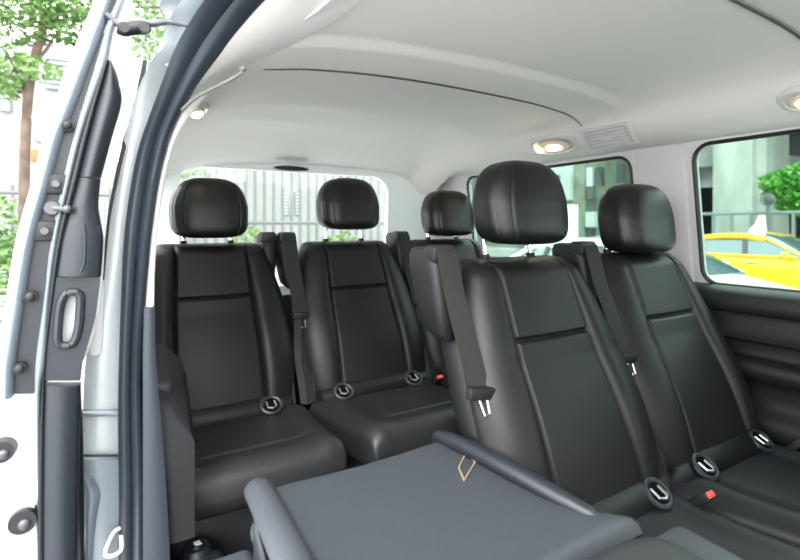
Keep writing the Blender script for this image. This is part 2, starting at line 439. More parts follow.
def build_seat(side=-1):
    root = thing('passenger_seat', 'x', 'seat', (0,0,FZ))
    L('cushion', cushion_bm(), M['leatherc'], root)
    L('backrest', backrest_bm(), M['leather2'], root)
    L('back_shell', shell_bm(), M['plastic'], root)
    h = L('headrest', headrest_bm(), M['leatherh'], root); h.location = (0,.210,.985)
    for s in (-1, 1):
        bm = bmesh.new(); cyl(bm, (s*.077,.254,.80), (s*.077,.262,.95), .0065, n=12); L('headrest_post', bm, M['chrome'], root)
        bm = bmesh.new(); cyl(bm, (s*.077,.254,.835), (s*.077,.256,.858), .011, n=14); L('post_collar', bm, M['plastic'], root)
    # padded roll at the foot of the backrest, with two anchor recesses
    bm = bmesh.new(); tube(bm, [(-.215,-.012,.318),(-.2,-.014,.330),(-.1,-.018,.336),(0,-.018,.337),(.1,-.018,.336),(.2,-.014,.330),(.215,-.012,.318)], [.014,.036,.044,.044,.044,.036,.014], 16); L('rear_roll', bm, M['leather'], root)
    for s in (-1, 1):
        c = Vector((s*.137,-.052,.358)); nrm = Vector((0,-.62,.78)); q = Vector((0,0,1)).rotation_difference(nrm).to_matrix().to_4x4(); mt = Matrix.Translation(c) @ q
        bm = bmesh.new()
        ringp = [mt @ Vector((.030*math.cos(a), .028*math.sin(a), 0)) for a in [i*2*math.pi/24 for i in range(24)]]
        rows = []
        for i, p in enumerate(ringp):
            o = (p-c).normalized(); rows.append([p+o*math.cos(k*math.pi/4)*.0065+nrm*math.sin(k*math.pi/4)*.0065 for k in range(8)])
        rows.append(rows[0]); loft(bm, rows, cap=False); bmesh.ops.remove_doubles(bm, verts=bm.verts, dist=1e-6)
        rr = L('anchor_cover', bm, M['trim'], root)
        bm = bmesh.new(); bmesh.ops.create_cone(bm, cap_ends=True, segments=24, radius1=.030, radius2=.026, depth=.006, matrix=mt @ Matrix.Translation((0,0,-.001))); L('anchor_recess', bm, M['void'], rr)
        bm = bmesh.new(); tube(bm, [mt @ Vector(p) for p in ((-.012,.012,.002),(-.013,-.010,.007),(0,-.016,.009),(.013,-.010,.007),(.012,.012,.002))], .0032, 8)
        L('anchor_clip', bm, M['metal'], rr)
    # hinge arms on both flanks
    for s in (-1, 1):
        bm = bmesh.new(); tube(bm, [(s*.218,.045,.46),(s*.221,.030,.42),(s*.222,.012,.37),(s*.222,.0,.31)], [.012,.017,.018,.018], 10, s=(.6,1.1)); L('hinge_arm', bm, M['plastic'], root)
    bm = bmesh.new(); box(bm, -.2,.2,-.36,-.02,.10,.26,.02); L('seat_base', bm, M['plastic'], root)
    for s in (-1, 1):
        bm = bmesh.new(); box(bm, s*.17-.022, s*.17+.022, -.38, .02, 0, .12, .008); L('seat_foot', bm, M['trim'], root)
    # shoulder belt tower
    sx = side*(.250 if side < 0 else .205)
    ty = .045 if side < 0 else .085
    rows = []; bm = bmesh.new()
    for z, y, wx, wy, xo in ((.68,.155,.008,.022,.010),(.70,.165,.022,.040,.004),(.76,.178,.027,.052,.0),(.83,.190,.029,.056,-.004),(.862,.196,.028,.052,-.004),(.876,.200,.024,.044,-.003),(.880,.202,.014,.03,-.003)):
        lp = []
        for k in range(20):
            a = 2*math.pi*k/20; c, s = math.cos(a), math.sin(a)
            lp.append(Vector((sx+side*-xo+math.copysign(abs(c)**.5, c)*wx, ty+y+math.copysign(abs(s)**.5, s)*wy, z)))
        rows.append(lp)
    loft(bm, rows); tw = L('belt_tower', bm, M['plastic'], root)
    bm = bmesh.new(); box(bm, sx-.030, sx+.026, ty+.136, ty+.176, .850, .886, .006); L('belt_outlet', bm, M['black'], tw)
    # webbing
    pts = catmull([(sx-.002,ty+.150,.880),(sx,ty+.132,.868),(sx+side*-.004,ty+.108,.78),(sx+side*-.010,.115,.68),(sx+side*-.014,.085,.60)], 6)
    if side > 0: pts = [Vector((sx, ty+.150+.001*i, .884)) for i in range(4)]
    bm = bmesh.new(); loft(bm, [[p+Vector((-.025,0,0)), p+Vector((.025,-.003,0)), p+Vector((.025,.001,0)), p+Vector((-.025,.003,0))] for p in pts]); bl = L('seat_belt', bm, M['belt'], root)
    bm = bmesh.new(); box(bm, -.034,.034,-.011,.009,-.013,.013,.006, mtx=Matrix.Translation((sx+side*-.015,.082,.597)) @ Matrix.Rotation(.15, 4, 'Y')); L('belt_tongue', bm, M['plastic'], root)
    bm = bmesh.new()
    tube(bm, [(sx+side*-.015-.009,.078,.590),(sx+side*-.016-.008,.064,.560),(sx+side*-.016+.008,.066,.560),(sx+side*-.015+.009,.078,.590)], .0028, 8); L('tongue_blade', bm, M['metal'], root)
    pts = catmull([(sx+side*-.016,.080,.585),(sx+side*-.008,.062,.52),(sx+side*-.002,.036,.46),(sx+side*-.004,.012,.40),(sx+side*-.004,-.02,.33)], 6)
    bm = bmesh.new(); loft(bm, [[p+Vector((-.026,.004,0)), p+Vector((-.008,-.012,0)), p+Vector((.010,-.004,0)), p+Vector((.026,0,0)), p+Vector((.004,.012,0))] for p in pts]); L('lap_belt', bm, M['belt'], root)
    # buckle on the other side
    bx = -side*.205
    bm = bmesh.new(); box(bm, -.016,.016,-.010,.010,-.045,.012,.005, mtx=Matrix.Translation((bx,-.115,.362)) @ Matrix.Rotation(.75, 4, 'X')); bk = L('buckle', bm, M['plastic'], root)
    bm = bmesh.new(); box(bm, -.012,.012,-.006,.006,.010,.015,.002, mtx=Matrix.Translation((bx,-.115,.362)) @ Matrix.Rotation(.75, 4, 'X')); L('buckle_button', bm, M['red'], bk)
    return root
G1, G2 = 'seats of the rear row', 'seats of the front row'
lefty = build_seat(-1); righty = build_seat(1)
def place(src, x, y, dz, label, group, first):
    o = src if first else copy_tree(src)
    zz = FZ+(.018 if y > 1 else 0)
    o.location = (x, y, zz+OZ); ORG[o.name] = Vector((x, y, zz)); o['label'] = label; o['group'] = group
    for ch in o.children:
        if first and src is righty and ch.name.startswith('cushion'): ch.location.x = .018
        if ch.name.startswith('headrest') and not ch.name.startswith('headrest_post'): ch.location.z = .985+dz
    return o
place(righty, .270, 1.525, -.015, 'black leather seat nearest the open sliding door in the back row, headrest pushed right down', G1, True)
place(lefty, .785, 1.525, .010, 'black leather seat in the middle of the back row with raised headrest', G1, True)
place(lefty, 1.27, 1.525, -.02, 'black leather seat in the far corner of the back row, mostly hidden', G1, False)
s4 = place(lefty, .855, .655, 0, 'large upright black leather seat right behind the folded seat, belt down its flank', G2, False)
for ch in list(s4.children):
    if ch.name.startswith('lap_belt'): bpy.data.objects.remove(ch)
place(lefty, 1.335, .665, -.035, 'black leather seat beside the far wall under the window showing the taxi', G2, False)

# folded seat, its back panel lying flat
fs = thing('passenger_seat', 'folded-down seat with flat grey back panel, diamond outline mark, nearest the viewer', 'seat', (.42,.5,FZ), G2)
def slab(fnw, y0, y1, zt, th, NY=30, N=40, sag=.0, ex=.3):
    bm = bmesh.new(); rows = []
    for j in range(NY+1):
        q = j/NY; y = y1+(y0-y1)*q; a, b = fnw(y)
        e = 1
        if q < .05: e = math.sqrt(max(0, 1-((.05-q)/.05)**2))
        if q > .95: e = math.sqrt(max(0, 1-((q-.95)/.05)**2))
        e = max(e, .05); lp = []
        for k in range(N):
            t = 2*math.pi*k/N; c, s = math.cos(t), math.sin(t)
            u = math.copysign(abs(c)**ex, c); x = (a+b)/2+u*(b-a)/2*(.985+.015*e)
            z = zt-th/2+math.copysign(abs(s)**.5, s)*th/2*e
            if s > 0: z -= sag*(1-u*u)
            lp.append(Vector((x, y, z)))
        rows.append(lp)
    loft(bm, rows); return bm
xl = lambda y: interp([(.44,.180),(.84,.215)], y)
xr = lambda y: interp([(.44,.712),(.47,.705),(.52,.655),(.58,.632),(.84,.602)], y)
link('back_panel', slab(lambda y: (xl(y), xr(y)), .452, .845, -.450, .06, 50, 60, sag=.010), M['panel'], fs)
bm = bmesh.new(); pts = catmull([(.212,.846,-.470),(.208,.825,-.454),(.203,.7,-.448),(.197,.55,-.446),(.190,.455,-.448),(.187,.30,-.458)], 8)
tube(bm, pts, [.004]+[.020+.004*i/len(pts) for i in range(1, len(pts))], 16, s=(1.15,.95)); link('left_rim', bm, M['panelroll'], fs)
bm = bmesh.new(); pts = catmull([(.588,.848,-.466),(.592,.835,-.450),(.603,.74,-.443),(.615,.64,-.444),(.632,.55,-.452),(.66,.48,-.466)], 8)
tube(bm, pts, [.003]+[.010+.009*math.sin(i/len(pts)*3.1) for i in range(1, len(pts)-3)]+[.009,.006,.003], 14, s=(1.0,.9)); link('right_rim', bm, M['trim'], fs)
def hx(y): return (.175, .712-.05*max(0, 1-(y-.08)/.1)**2-(.055*(max(0, (y-.395)/.05)**2.2)))
link('backrest', slab(hx, .08, .445, -.452, .075, 40, 60, ex=.35), M['padgrey'], fs)
link('side_cover', B(.715,.80,.08,.452,-.548,-.49,.012), M['panelroll'], fs)
link('cushion', B(.20,.61,.12,.65,-.66,-.535,.03,seg=4), M['leather'], fs)
link('seat_base', B(.24,.62,.2,.62,-.84,-.64,.02), M['plastic'], fs)
for x in (.26, .58): link('seat_foot', B(x-.022,x+.022,.18,.70,FZ,-.82,.008), M['trim'], fs)
bm = bmesh.new(); tube(bm, [(.205,.76,-.62),(.205,.79,-.56),(.208,.80,-.50),(.212,.80,-.47)], [.03,.032,.028,.02], 14, s=(.5,1)); link('hinge_arm', bm, M['trim'], fs); bm = bmesh.new(); tube(bm, [(.595,.76,-.62),(.595,.79,-.56),(.595,.80,-.48)], [.03,.032,.02], 14, s=(.5,1)); link('hinge_arm', bm, M['trim'], fs)
# side knob and grey lever cover by the hinge, seen left of the rim
bm = bmesh.new(); sph(bm, at(263,532,Z=-.53), .026, (.8,1,1)); link('hinge_cap', bm, M['panelroll'], fs)
bm = bmesh.new(); box(bm, .085,.205,.60,.87,-.605,-.565,.018,seg=4); link('lever_cover', bm, M['panelroll'], fs)
# outline of the small diamond mark
bm = bmesh.new(); cs = [at(*p, Z=-.4545) for p in ((466,452),(476,462),(464,482),(458,468))]
cen = sum(cs, Vector())/4
rows = [[c, c+(cen-c)*.16, c+(cen-c)*.16+Vector((0,0,.0016)), c+Vector((0,0,.0016))] for c in cs]; rows.append(rows[0]); loft(bm, rows, cap=False)
link('diamond_mark', bm, M['gold'], fs, smooth=False)

# ---------------------------------------------------------------- fittings
# side box next to the rear seat
sb = thing('wheel_arch_box', 'dark plastic side box between door frame and rear seat, small recess on top', 'side box', (.09,1.12,FZ))
bm = bmesh.new(); rows = []
for y, zt in ((1.185,-.31),(1.15,-.335),(1.10,-.365),(1.06,-.39),(1.045,-.41)):
    rows.append([Vector(p) for p in ((.045,y,zt+.06),(.085,y,zt+.045),(.122,y,zt+.01),(.134,y,zt-.03),(.134,y,-.63),(.045,y,-.63))])
loft(bm, rows); link('box_body', bm, M['plastic'], sb, ang=60)
link('recess', B(.066,.094,1.075,1.12,-.350,-.322,.004), M['black'], sb)
link('lower_panel', B(.045,.085,1.05,1.18,FZ,-.62,.006), M['plastic'], sb)
st = thing('entry_step_cover', 'dark step cover with small white pictogram button beside the door seal', 'step cover', (.12,.95,FZ))
link('cover_body', B(.087,.205,.93,1.14,FZ,-.72,.02,seg=3), M['trim'], st)
pb = at(197,546,Z=-.705)
bm = bmesh.new(); cyl(bm, pb-Vector((0,0,.02)), pb+Vector((0,0,.001)), .034, .026, 24); link('button_dome', bm, M['trim'], st)
bm = bmesh.new(); cyl(bm, pb, pb+Vector((0,0,.006)), .016, .014, 20); bt = link('button', bm, M['black'], st)
bm = bmesh.new(); box(bm, pb.x-.007,pb.x+.007,pb.y-.003,pb.y+.007,pb.z+.006,pb.z+.0072); box(bm, pb.x-.004,pb.x+.009,pb.y-.008,pb.y-.004,pb.z+.006,pb.z+.0072); link('pictogram', bm, M['white'], bt, smooth=False)

def lamp(label, x, y, sx, sy, n, tilt, grp='ceiling courtesy lamps', mir=1):
    z = ceil_z(x, y); o = thing('courtesy_lamp', label, 'lamp', (x, y, z), grp)
    mt = Matrix.Rotation(tilt, 4, 'Y')
    def lc(bm): 
        return bm
    bm = bmesh.new(); rows = []
    for k, (s, h) in enumerate(((1,.0),(1,-.006),(.93,-.012),(.80,-.014),(.74,-.010),(.0,-.009))):
        lp = []
        for i in range(40):
            a = 2*math.pi*i/40; c, q = math.cos(a), math.sin(a)
            lp.append(mt @ Vector((math.copysign(abs(c)**.75, c)*sx*max(s, .01), math.copysign(abs(q)**.75, q)*sy*max(s, .01), h+.004)))
        rows.append(lp)
    loft(bm, rows); L('bezel', bm, M['vent'], o)
    bm = bmesh.new(); sph(bm, (0,0,0), 1, n=20)
    for v in bm.verts: v.co = mt @ Vector((v.co.x*sx*.62, v.co.y*sy*.66, v.co.z*.008-.010))
    l = L('lens', bm, M['lens'], o)
    for (dy, r) in n:
        bm = bmesh.new(); sph(bm, (0,0,0), 1, n=14)
        for v in bm.verts: v.co = mt @ Vector((v.co.x*.016+.0, v.co.y*r+dy, v.co.z*.008-.018))
        L('bulb', bm, M['amberhot' if r > .02 else 'amber'], l)
    return o
lamp('lit oval courtesy lamp on the roof edge beside the air vent', 1.475, 1.315, .055, .115, [(-.005,.036),(.070,.015)], .55)
lamp('lit round reading lamp above the taxi window at the right edge', 1.475, .505, .045, .070, [(.012,.018)], .50)
lamp('lit courtesy lamp above the open sliding door', .195, 1.50, .034, .075, [(-.01,.030)], -.15)
vt = thing('air_vent', 'light grey louvred air vent in the roof lining between two lamps', 'air vent', (1.478,1.075,ceil_z(1.478,1.075)))
mt = Matrix.Rotation(.82, 4, 'Y')
bm = bmesh.new(); box(bm, -.048,.048,-.095,.095,-.010,.004,.004,mtx=mt); L('vent_frame', bm, M['vent'], vt)
bm = bmesh.new(); box(bm, -.034,.034,-.082,.082,-.0112,-.009,.001,mtx=mt); L('vent_face', bm, M['vent2'], vt)
for i in range(5):
    bm = bmesh.new(); box(bm, -.030+.013*i,-.021+.013*i,-.076,.076,-.0145,-.0105,.001,mtx=mt); L('slat', bm, M['vent'], vt)
bm = bmesh.new(); box(bm, -.006,.012,-.02,.025,-.018,-.010,.003,mtx=mt); L('vent_tab', bm, M['vent'], vt)
bm = bmesh.new(); c = at(292,168.5,Y=2.27); sph(bm, c, 1, n=20)
for v in bm.verts: v.co = c+Vector(((v.co.x-c.x)*.088,(v.co.y-c.y)*.02,(v.co.z-c.z)*.013))
solo('pull_grip', bm, M['black'], 'slim black oval grip above the rear window', 'grip')
gh = thing('grab_handle', 'pale curved grab handle on the roof edge above the door opening', 'grab handle', (.12,1.02,.30))
bm = bmesh.new(); tube(bm, catmull([at(182,110,Y=1.06), at(194,99,Y=1.04), at(212,89,Y=1.02), at(232,79,Y=.98), at(243,72,Y=.97)], 6), .0045, 12, s=(1,.7)); link('grip', bm, M['handle'], gh)
bm = bmesh.new(); sph(bm, at(243,72,Y=.975)+Vector((0,0,.006)), .007, (1,1.6,.8)); link('handle_mount', bm, M['handle'], gh)
bm = bmesh.new(); p = at(303,5,Y=.86); box(bm, p.x-.035,p.x+.03,p.y-.018,p.y+.02,p.z-.004,p.z+.012,.006); box(bm, p.x-.012,p.x+.008,p.y-.02,p.y+.004,p.z-.014,p.z+.0,.004)
solo('coat_hook', bm, M['white'], 'small pale coat hook at the top edge of the near roof trim', 'coat hook')

# ---------------------------------------------------------------- sliding door, slid open
D = struct('door_1', bmesh.new(), M['whitepaint'])
bm = bmesh.new(); outer = [(-60,112),(0,94),(35,80),(70,66),(105,54),(140,43),(185,31),(240,16),(300,6),(360,-3),(420,-8),(500,-12),(600,-14)]
inner = [(-60,137),(0,118),(35,106),(70,97),(105,87),(140,77),(185,66),(240,53),(300,47),(360,42),(420,38),(500,38),(600,37)]
A = catmull([at(p[1],p[0],Y=1.02) for p in outer], 4); C = catmull([at(p[1],p[0],Y=1.02) for p in inner], 4)
rows = [[a, c, c+Vector((0,.75,0)), a+Vector((.0,.78,0))] for a, c in zip(A, C)]
loft(bm, rows); bm.to_mesh(D.data); bm.free(); D.data.polygons.foreach_set('use_smooth', [True]*len(D.data.polygons)); D.data.set_sharp_from_angle(angle=math.radians(35))
def dp(name, bm, m, par=D, **k):
    ORG['door_1'] = Vector((0,0,0)); return link(name, bm, m, par, **k)
dp('outer_seal', pxstrip([(-60,122,132),(0,103,112),(35,88,101),(70,73,88),(105,60,75),(140,48,61),(185,36,49),(240,21,34),(300,10,24),(360,1,15),(398,1,12)], 1.005, .02, .010), M['sealgrey'])
dp('edge_channel', pxstrip([(-60,134,142),(20,99,107),(35,93,103),(70,83,93),(105,72,82),(140,60,72),(185,49,61),(240,33,50),(300,24,43),(360,17,37),(394,13,34)], 1.012, .015), M['trim'])
dp('inner_strip', pxstrip([(-60,144,150),(20,109,116),(60,98,107),(105,84,91),(140,74,80),(185,64,69),(240,52,57),(300,44,49),(360,36,45),(394,35,40),(480,36,40)], 1.0, .02, .004), M['sealgrey'])
dp('rubber_lip', pxstrip([(60,106,109),(105,91,96),(140,81,87),(185,70,76),(240,57,62),(300,49,53),(360,44,46),(420,40,44),(500,37,44),(590,37,44)], .998, .03, .003), M['black'])
# inner lining with the grip opening
Lft = [(60,110),(105,97),(140,88),(185,77),(240,61),(300,52),(360,45),(384,44),(420,43),(500,42),(590,42)]
Rgt = [(60,111),(75,118),(100,122),(140,110),(178,100),(205,97),(222,100),(240,103),(280,100),(320,95),(345,88),(365,82),(384,80),(420,79),(500,77),(590,77)]
def edge(lst, n=40):
    pts = catmull([Vector((p[1], p[0], 0)) for p in lst], 5); return [(p.x, p.y) for p in pts]
YL = 1.0
def pick(lst, y): return interp([(q[0], q[1]) for q in lst], y)
def seg(name, y0, y1, crown, par, n=10):
    st = [(y0+(y1-y0)*i/n, pick(Lft, y0+(y1-y0)*i/n), pick(Rgt, y0+(y1-y0)*i/n)) for i in range(n+1)]
    return dp(name, pxstrip(st, YL, .02, crown, 2, n=12), M['trim'], par, ang=60)
hole = [(69+10.5*math.copysign(abs(math.cos(a))**.55, math.cos(a))+(-.14*(27*math.sin(a))), 319+27*math.copysign(abs(math.sin(a))**.7, math.sin(a))) for a in [i*2*math.pi/36 for i in range(36)]]
loop = [(pick(Lft, y), y) for y in range(277, 384, 4)]+[(pick(Rgt, y), y) for y in range(381, 276, -4)]
bm = plate(loop, [hole], lambda px, py: at(px, py, Y=YL), (0,.022,0))
lin = dp('inner_lining', bm, M['trim'], ang=30)
seg('lining_section', 61, 177.5, .016, lin); seg('lining_section', 178.5, 276, .012, lin); seg('lining_section', 385, 590, .010, lin)
bm = bmesh.new(); ring(bm, [at(p[0], p[1], Y=YL-.001) for p in hole], .007); dp('grip_rim', bm, M['trim'], lin)
dp('grip_panel', pxstrip([(227,72,100),(250,68,98),(268,66,96),(276,66,95)], .997, .008, .004), M['trim'], lin)
dp('grip_rib', pxstrip([(224,80,88),(240,83,88),(262,82,87),(272,78,84)], .992, .008, .005), M['trim'], lin)
# painted return of the door behind the grip opening
dp('door_return', pxstrip([(200,97,104),(240,55,104),(300,52,100),(345,50,90),(360,50,84)], 1.03, .02), M['whitepaint'])
for px, py, r in ((56,184,3.6),(45,231,3.6)):
    c = at(px, py, Y=1.005); bm = bmesh.new(); box(bm, c.x-.017,c.x+.017,c.y-.002,c.y+.01,c.z-.017,c.z+.017,.004); pl = dp('bolt_plate', bm, M['black'])
    bm = bmesh.new(); cyl(bm, c+Vector((0,.0,0)), c-Vector((0,.008,0)), .008, .006, 16); dp('bolt', bm, M['steel'], pl)
c = at(52,208,Y=1.0); bm = bmesh.new(); cyl(bm, c+Vector((0,.01,0)), c-Vector((0,.006,0)), .013, .011, 16); cyl(bm, c, c+Vector((.022,-.012,-.002)), .006, .005, 14); sph(bm, c+Vector((.022,-.012,-.002)), .0075); dp('guide_pin', bm, M['steel'])
for px, py in ((67,125),(30,297),(19,369)):
    c = at(px, py, Y=1.0); bm = bmesh.new(); sph(bm, c, .0085, (1,.7,1)); cyl(bm, c+Vector((0,.012,0)), c, .010, .010, 16); dp('rubber_stop', bm, M['black'])
for px, py, r in ((22,523,.021),(1,453,.019)):
    c = at(px, py, Y=.995); bm = bmesh.new(); cyl(bm, c+Vector((0,.02,0)), c, r, r*.92, 20); rs = dp('buffer', bm, M['black']); bm = bmesh.new(); sph(bm, c+Vector((.003,-.001,-.003)), r*.42, (1,.6,1)); dp('buffer_screw', bm, M['steel'], rs)
dp('lower_swage', pxstrip([(505,-6,34),(515,-8,36),(532,-8,34),(545,-8,20)], 1.008, .02, .004), M['silver'])
# upper guide arm joining door and roof rail
ga = thing('guide_arm', 'black guide arm linking the open door to the roof rail', 'door arm', tuple(at(140,30,Y=1.0)))
bm = bmesh.new(); tube(bm, catmull([at(106,14,Y=1.0), at(113,20,Y=1.0), at(120,25,Y=1.0), at(135,22,Y=1.0), at(152,24,Y=1.0), at(170,22,Y=1.0), at(192,26,Y=.98)], 5), .0055, 10); link('arm_rod', bm, M['steel'], ga)
bm = bmesh.new(); tube(bm, catmull([at(118,27,Y=.995), at(125,30,Y=.995), at(136,28,Y=.995), at(150,27,Y=.995)], 5), [.006]+[.012]*14+[.008], 12); link('roller_cover', bm, M['black'], ga)
for px in (124, 144):
    bm = bmesh.new(); c = at(px,28,Y=.985); cyl(bm, c+Vector((0,.012,0)), c-Vector((0,.006,0)), .009, n=14); link('roller', bm, M['black'], ga)
# roof rail and painted cant rail above the opening
struct('trim_12', band([(150,62,1.10,168,70,1.08),(163,36,1.05,186,46,1.02),(172,14,.98,205,20,.95),(186,-6,.92,222,0,.88),(215,-40,.8,250,-30,.78),(300,-140,.55,330,-120,.52)], .03, .01), M['silverdark'])
struct('trim_13', band([(176,34,1.03,184,40,1.02),(190,14,.975,200,22,.97),(208,-8,.92,220,2,.91),(232,-40,.83,244,-30,.82)], .02, .004), M['black'])
struct('trim_14', band([(160,2,1.0,178,8,1.0),(168,-12,.96,192,-4,.96),(190,-40,.88,215,-30,.88)], .03, .01), M['silverdark'])
bm = bmesh.new(); c = at(169,52,Y=1.06); sph(bm, c, .026, (.7,.4,1.2)); struct('trim_15', bm, M['silver'])
struct('trim_16', pxstrip([(60,143,147),(75,140,145),(100,134,139),(140,123,128),(180,114,118),(220,107,110),(280,102,104)], 1.15, .01), M['black'])
# lower jamb details
struct('trim_17', pxstrip([(278,95,104),(320,93,103),(350,90,102),(355,90,100)], 1.155, .01, .003), M['white'])
bm = bmesh.new(); strip(bm, [(at(80,411,Y=1.155), at(80,417,Y=1.155)), (at(120,411,Y=1.155), at(120,416,Y=1.155))], .01, .003)
strip(bm, [(at(80,413.5,Y=1.15), at(80,415,Y=1.15)), (at(120,413.5,Y=1.15), at(120,415,Y=1.15))], .01); struct('trim_18', bm, M['silverdark'])
bm = bmesh.new(); strip(bm, [(at(78,456.5,Y=1.15), at(78,458.5,Y=1.15)), (at(121,456.5,Y=1.15), at(121,458.5,Y=1.15))], .01); struct('trim_19', bm, M['black'])
struct('trim_20', pxstrip([(459,80,120),(464,78,120),(472,80,120),(520,82,122),(590,84,123)], 1.14, .02, .006), M['silverdark'])
struct('trim_21', pxstrip([(478,82,92),(495,84,100),(520,84,96),(560,84,92),(600,84,94)], 1.125, .02, .010), M['silverdark'])
struct('trim_22', pxstrip([(395,74,80),(440,77,82),(500,77,83),(600,77,84)], 1.10, .02, .003), M['black'])
bm = bmesh.new(); tube(bm, catmull([at(120,528,Y=1.12), at(113,533,Y=1.11), at(105,552,Y=1.105), at(110,556,Y=1.105), at(121,550,Y=1.11), at(121,535,Y=1.115)], 5), .004, 8)
solo('door_striker', bm, M['white'], 'small pale metal striker loop low on the door jamb', 'striker')

# ---------------------------------------------------------------- street
def leaves(bm, c, rad, n, size, flat=1):
    for _ in range(n):
        while True:
            p = Vector((random.uniform(-1,1), random.uniform(-1,1), random.uniform(-1,1)))
            if p.length < 1 and p.length > random.random()*.8: break
        p = Vector((p.x*rad[0], p.y*rad[1], p.z*rad[2]))+Vector(c)
        a = Vector((random.uniform(-1,1), random.uniform(-1,1), random.uniform(-.6,.6))).normalized(); b = a.cross(Vector((random.uniform(-1,1), random.uniform(-1,1), random.uniform(-1,1)))).normalized()
        s = size*random.uniform(.6,1.3); q = a.cross(b)*s*.12
        vs = [bm.verts.new(p+d) for d in (a*s, b*s*.45+q, -a*s*.8, -b*s*.45+q)]; bm.faces.new(vs)
def tree(name, label, base, trunk, rads, crown, lsize, m, grp='street trees'):
    o = thing(name, label, 'tree', base, grp)
    bm = bmesh.new()
    for pts, r in zip(trunk, rads): tube(bm, catmull(pts, 6), [r[0]+(r[1]-r[0])*i/(6*(len(pts)-1)) for i in range(6*(len(pts)-1)+1)], 10)
    link('trunk', bm, M['bark'], o)
    bm = bmesh.new()
    for c, rad, n in crown: leaves(bm, c, rad, n, lsize)
    link('foliage', bm, m, o, smooth=False)
    return o
T = lambda px, py, Y=6.5: at(px, py, Y=Y)
base = T(24,0); base.z = -OZ
tree('street_tree', 'slender tree with light green leaves behind the open door', tuple(base),
  [[base, T(24,200), T(27,110), T(34,60), T(44,25), T(40,-20), T(38,-80)], [T(44,25), T(60,14), T(85,10), T(120,7), T(180,8)], [T(34,62), T(46,50), T(52,40), T(60,30)], [T(27,110), T(20,80), T(5,50)]],
  [(.055,.03),(.03,.012),(.02,.01),(.02,.008)],
  [(T(12,12), (.5,.5,.35), 900), (T(50,18), (.5,.4,.25), 700), (T(85,22), (.45,.5,.3), 500), (T(8,68), (.25,.3,.25), 330), (T(40,70,6.3), (.22,.3,.12), 160), (T(5,88), (.15,.3,.12), 110), (T(120,10), (.7,.5,.4), 600), (T(150,40,6.3), (.35,.5,.3), 260), (T(60,-60), (1.6,.9,.7), 1500)], .045, M['leaf'])
def building(name, label, Y0, x0, x1, z1, wins, m, depth=6):
    o = thing(name, label, 'building', ((x0+x1)/2, Y0, -OZ), 'buildings behind the van')
    link('facade', B(x0,x1,Y0,Y0+depth,-OZ,z1), m, o, smooth=False)
    for (a, b, c, d) in wins:
        p, q = at(a, c, Y=Y0), at(b, d, Y=Y0)
        w = link('window', B(p.x,q.x,Y0-.06,Y0+.05,q.z,p.z), M['shutter'], o, smooth=False)
        bm = bmesh.new(); n = 7
        for i in range(n): z = q.z+(p.z-q.z)*(i+.5)/n; box(bm, p.x+.05,q.x-.05,Y0-.12,Y0-.05,z-.03,z+.02)
        link('louver', bm, M['frame'], w, smooth=False)
    return o
building('building', 'white low building with grey louvred windows behind the slender tree', 17, -9, .2, 5.2, [(46,70,55,92),(36,48,128,142),(0,12,95,112)], M['wallw'])
building('building', 'pale building seen through the rear window behind the railings', 20, .8, 14, 9, [(282,288,192,215),(294,300,192,215)], M['wallw'])
def railing(name, label, pts, z0, z1, step, r, m, grp, rails=(0.0, 1.0)):
    p0, p1 = Vector(pts[0]), Vector(pts[1]); d = (p1-p0); n = max(2, int(d.length/step))
    o = thing(name, label, 'fence', ((p0.x+p1.x)/2, (p0.y+p1.y)/2, z0), grp)
    bm = bmesh.new()
    for i in range(n+1):
        p = p0+d*i/n; box(bm, p.x-r,p.x+r,p.y-r,p.y+r,z0,z1)
    link('pickets', bm, m, o, smooth=False)
    for t in rails:
        z = z0+(z1-z0)*t; a, b = Vector((p0.x,p0.y,z)), Vector((p1.x,p1.y,z)); bm = bmesh.new(); cyl(bm, a, b, r*1.5, n=8); link('rail', bm, m, o)
    return o
FG = 'metal railings around the van'
railing('railing', 'tall pale railings seen through the rear window', [(.3,9,0),(7,9,0)], -OZ, 1.15, .17, .024, M['fencel'], FG, (.15,.6,.98))
railing('railing', 'pale railings behind the open sliding door at the left edge', [(-3.5,8.3,0),(-.1,8.3,0)], -OZ, .55, .22, .02, M['fencel'], FG, (.15,.5,.95))
railing('railing', 'dark railings behind the yellow taxi', [(17.5,-2,0),(17.5,11.5,0)], -OZ, .42, .55, .035, M['fence'], FG, (.1,.98))
bm = bmesh.new()
for c, rad, n in ((T(8,235,7.5),(.5,.5,.5),600),(T(3,270,7.5),(.4,.4,.5),400),(T(60,300,7.5),(1.2,.4,.4),300)): leaves(bm, c, rad, n, .06)
solo('shrub', bm, M['leaf'], 'pale green shrub by the railings at the left edge', 'shrub', smooth=False)
bm = bmesh.new(); p = T(43,157,8.0); box(bm, p.x-.13,p.x+.12,p.y-.05,p.y+.05,p.z-.08,p.z+.10,.02); cyl(bm, (p.x,p.y,p.z), (p.x,p.y,-OZ), .03)
solo('orange_sign', bm, M['orange'], 'small orange box on a post behind the tree trunk', 'sign box')
bm = bmesh.new()
for px, py, n in ((190,163,90),(200,175,60),(170,190,200),(250,240,150),(330,250,260),(345,245,200)): leaves(bm, at(px,py,Y=8.2), (.35,.3,.25), n, .06)
solo('hedge', bm, M['leaf'], 'light green leaves in front of the railings beyond the rear window', 'hedge', smooth=False)

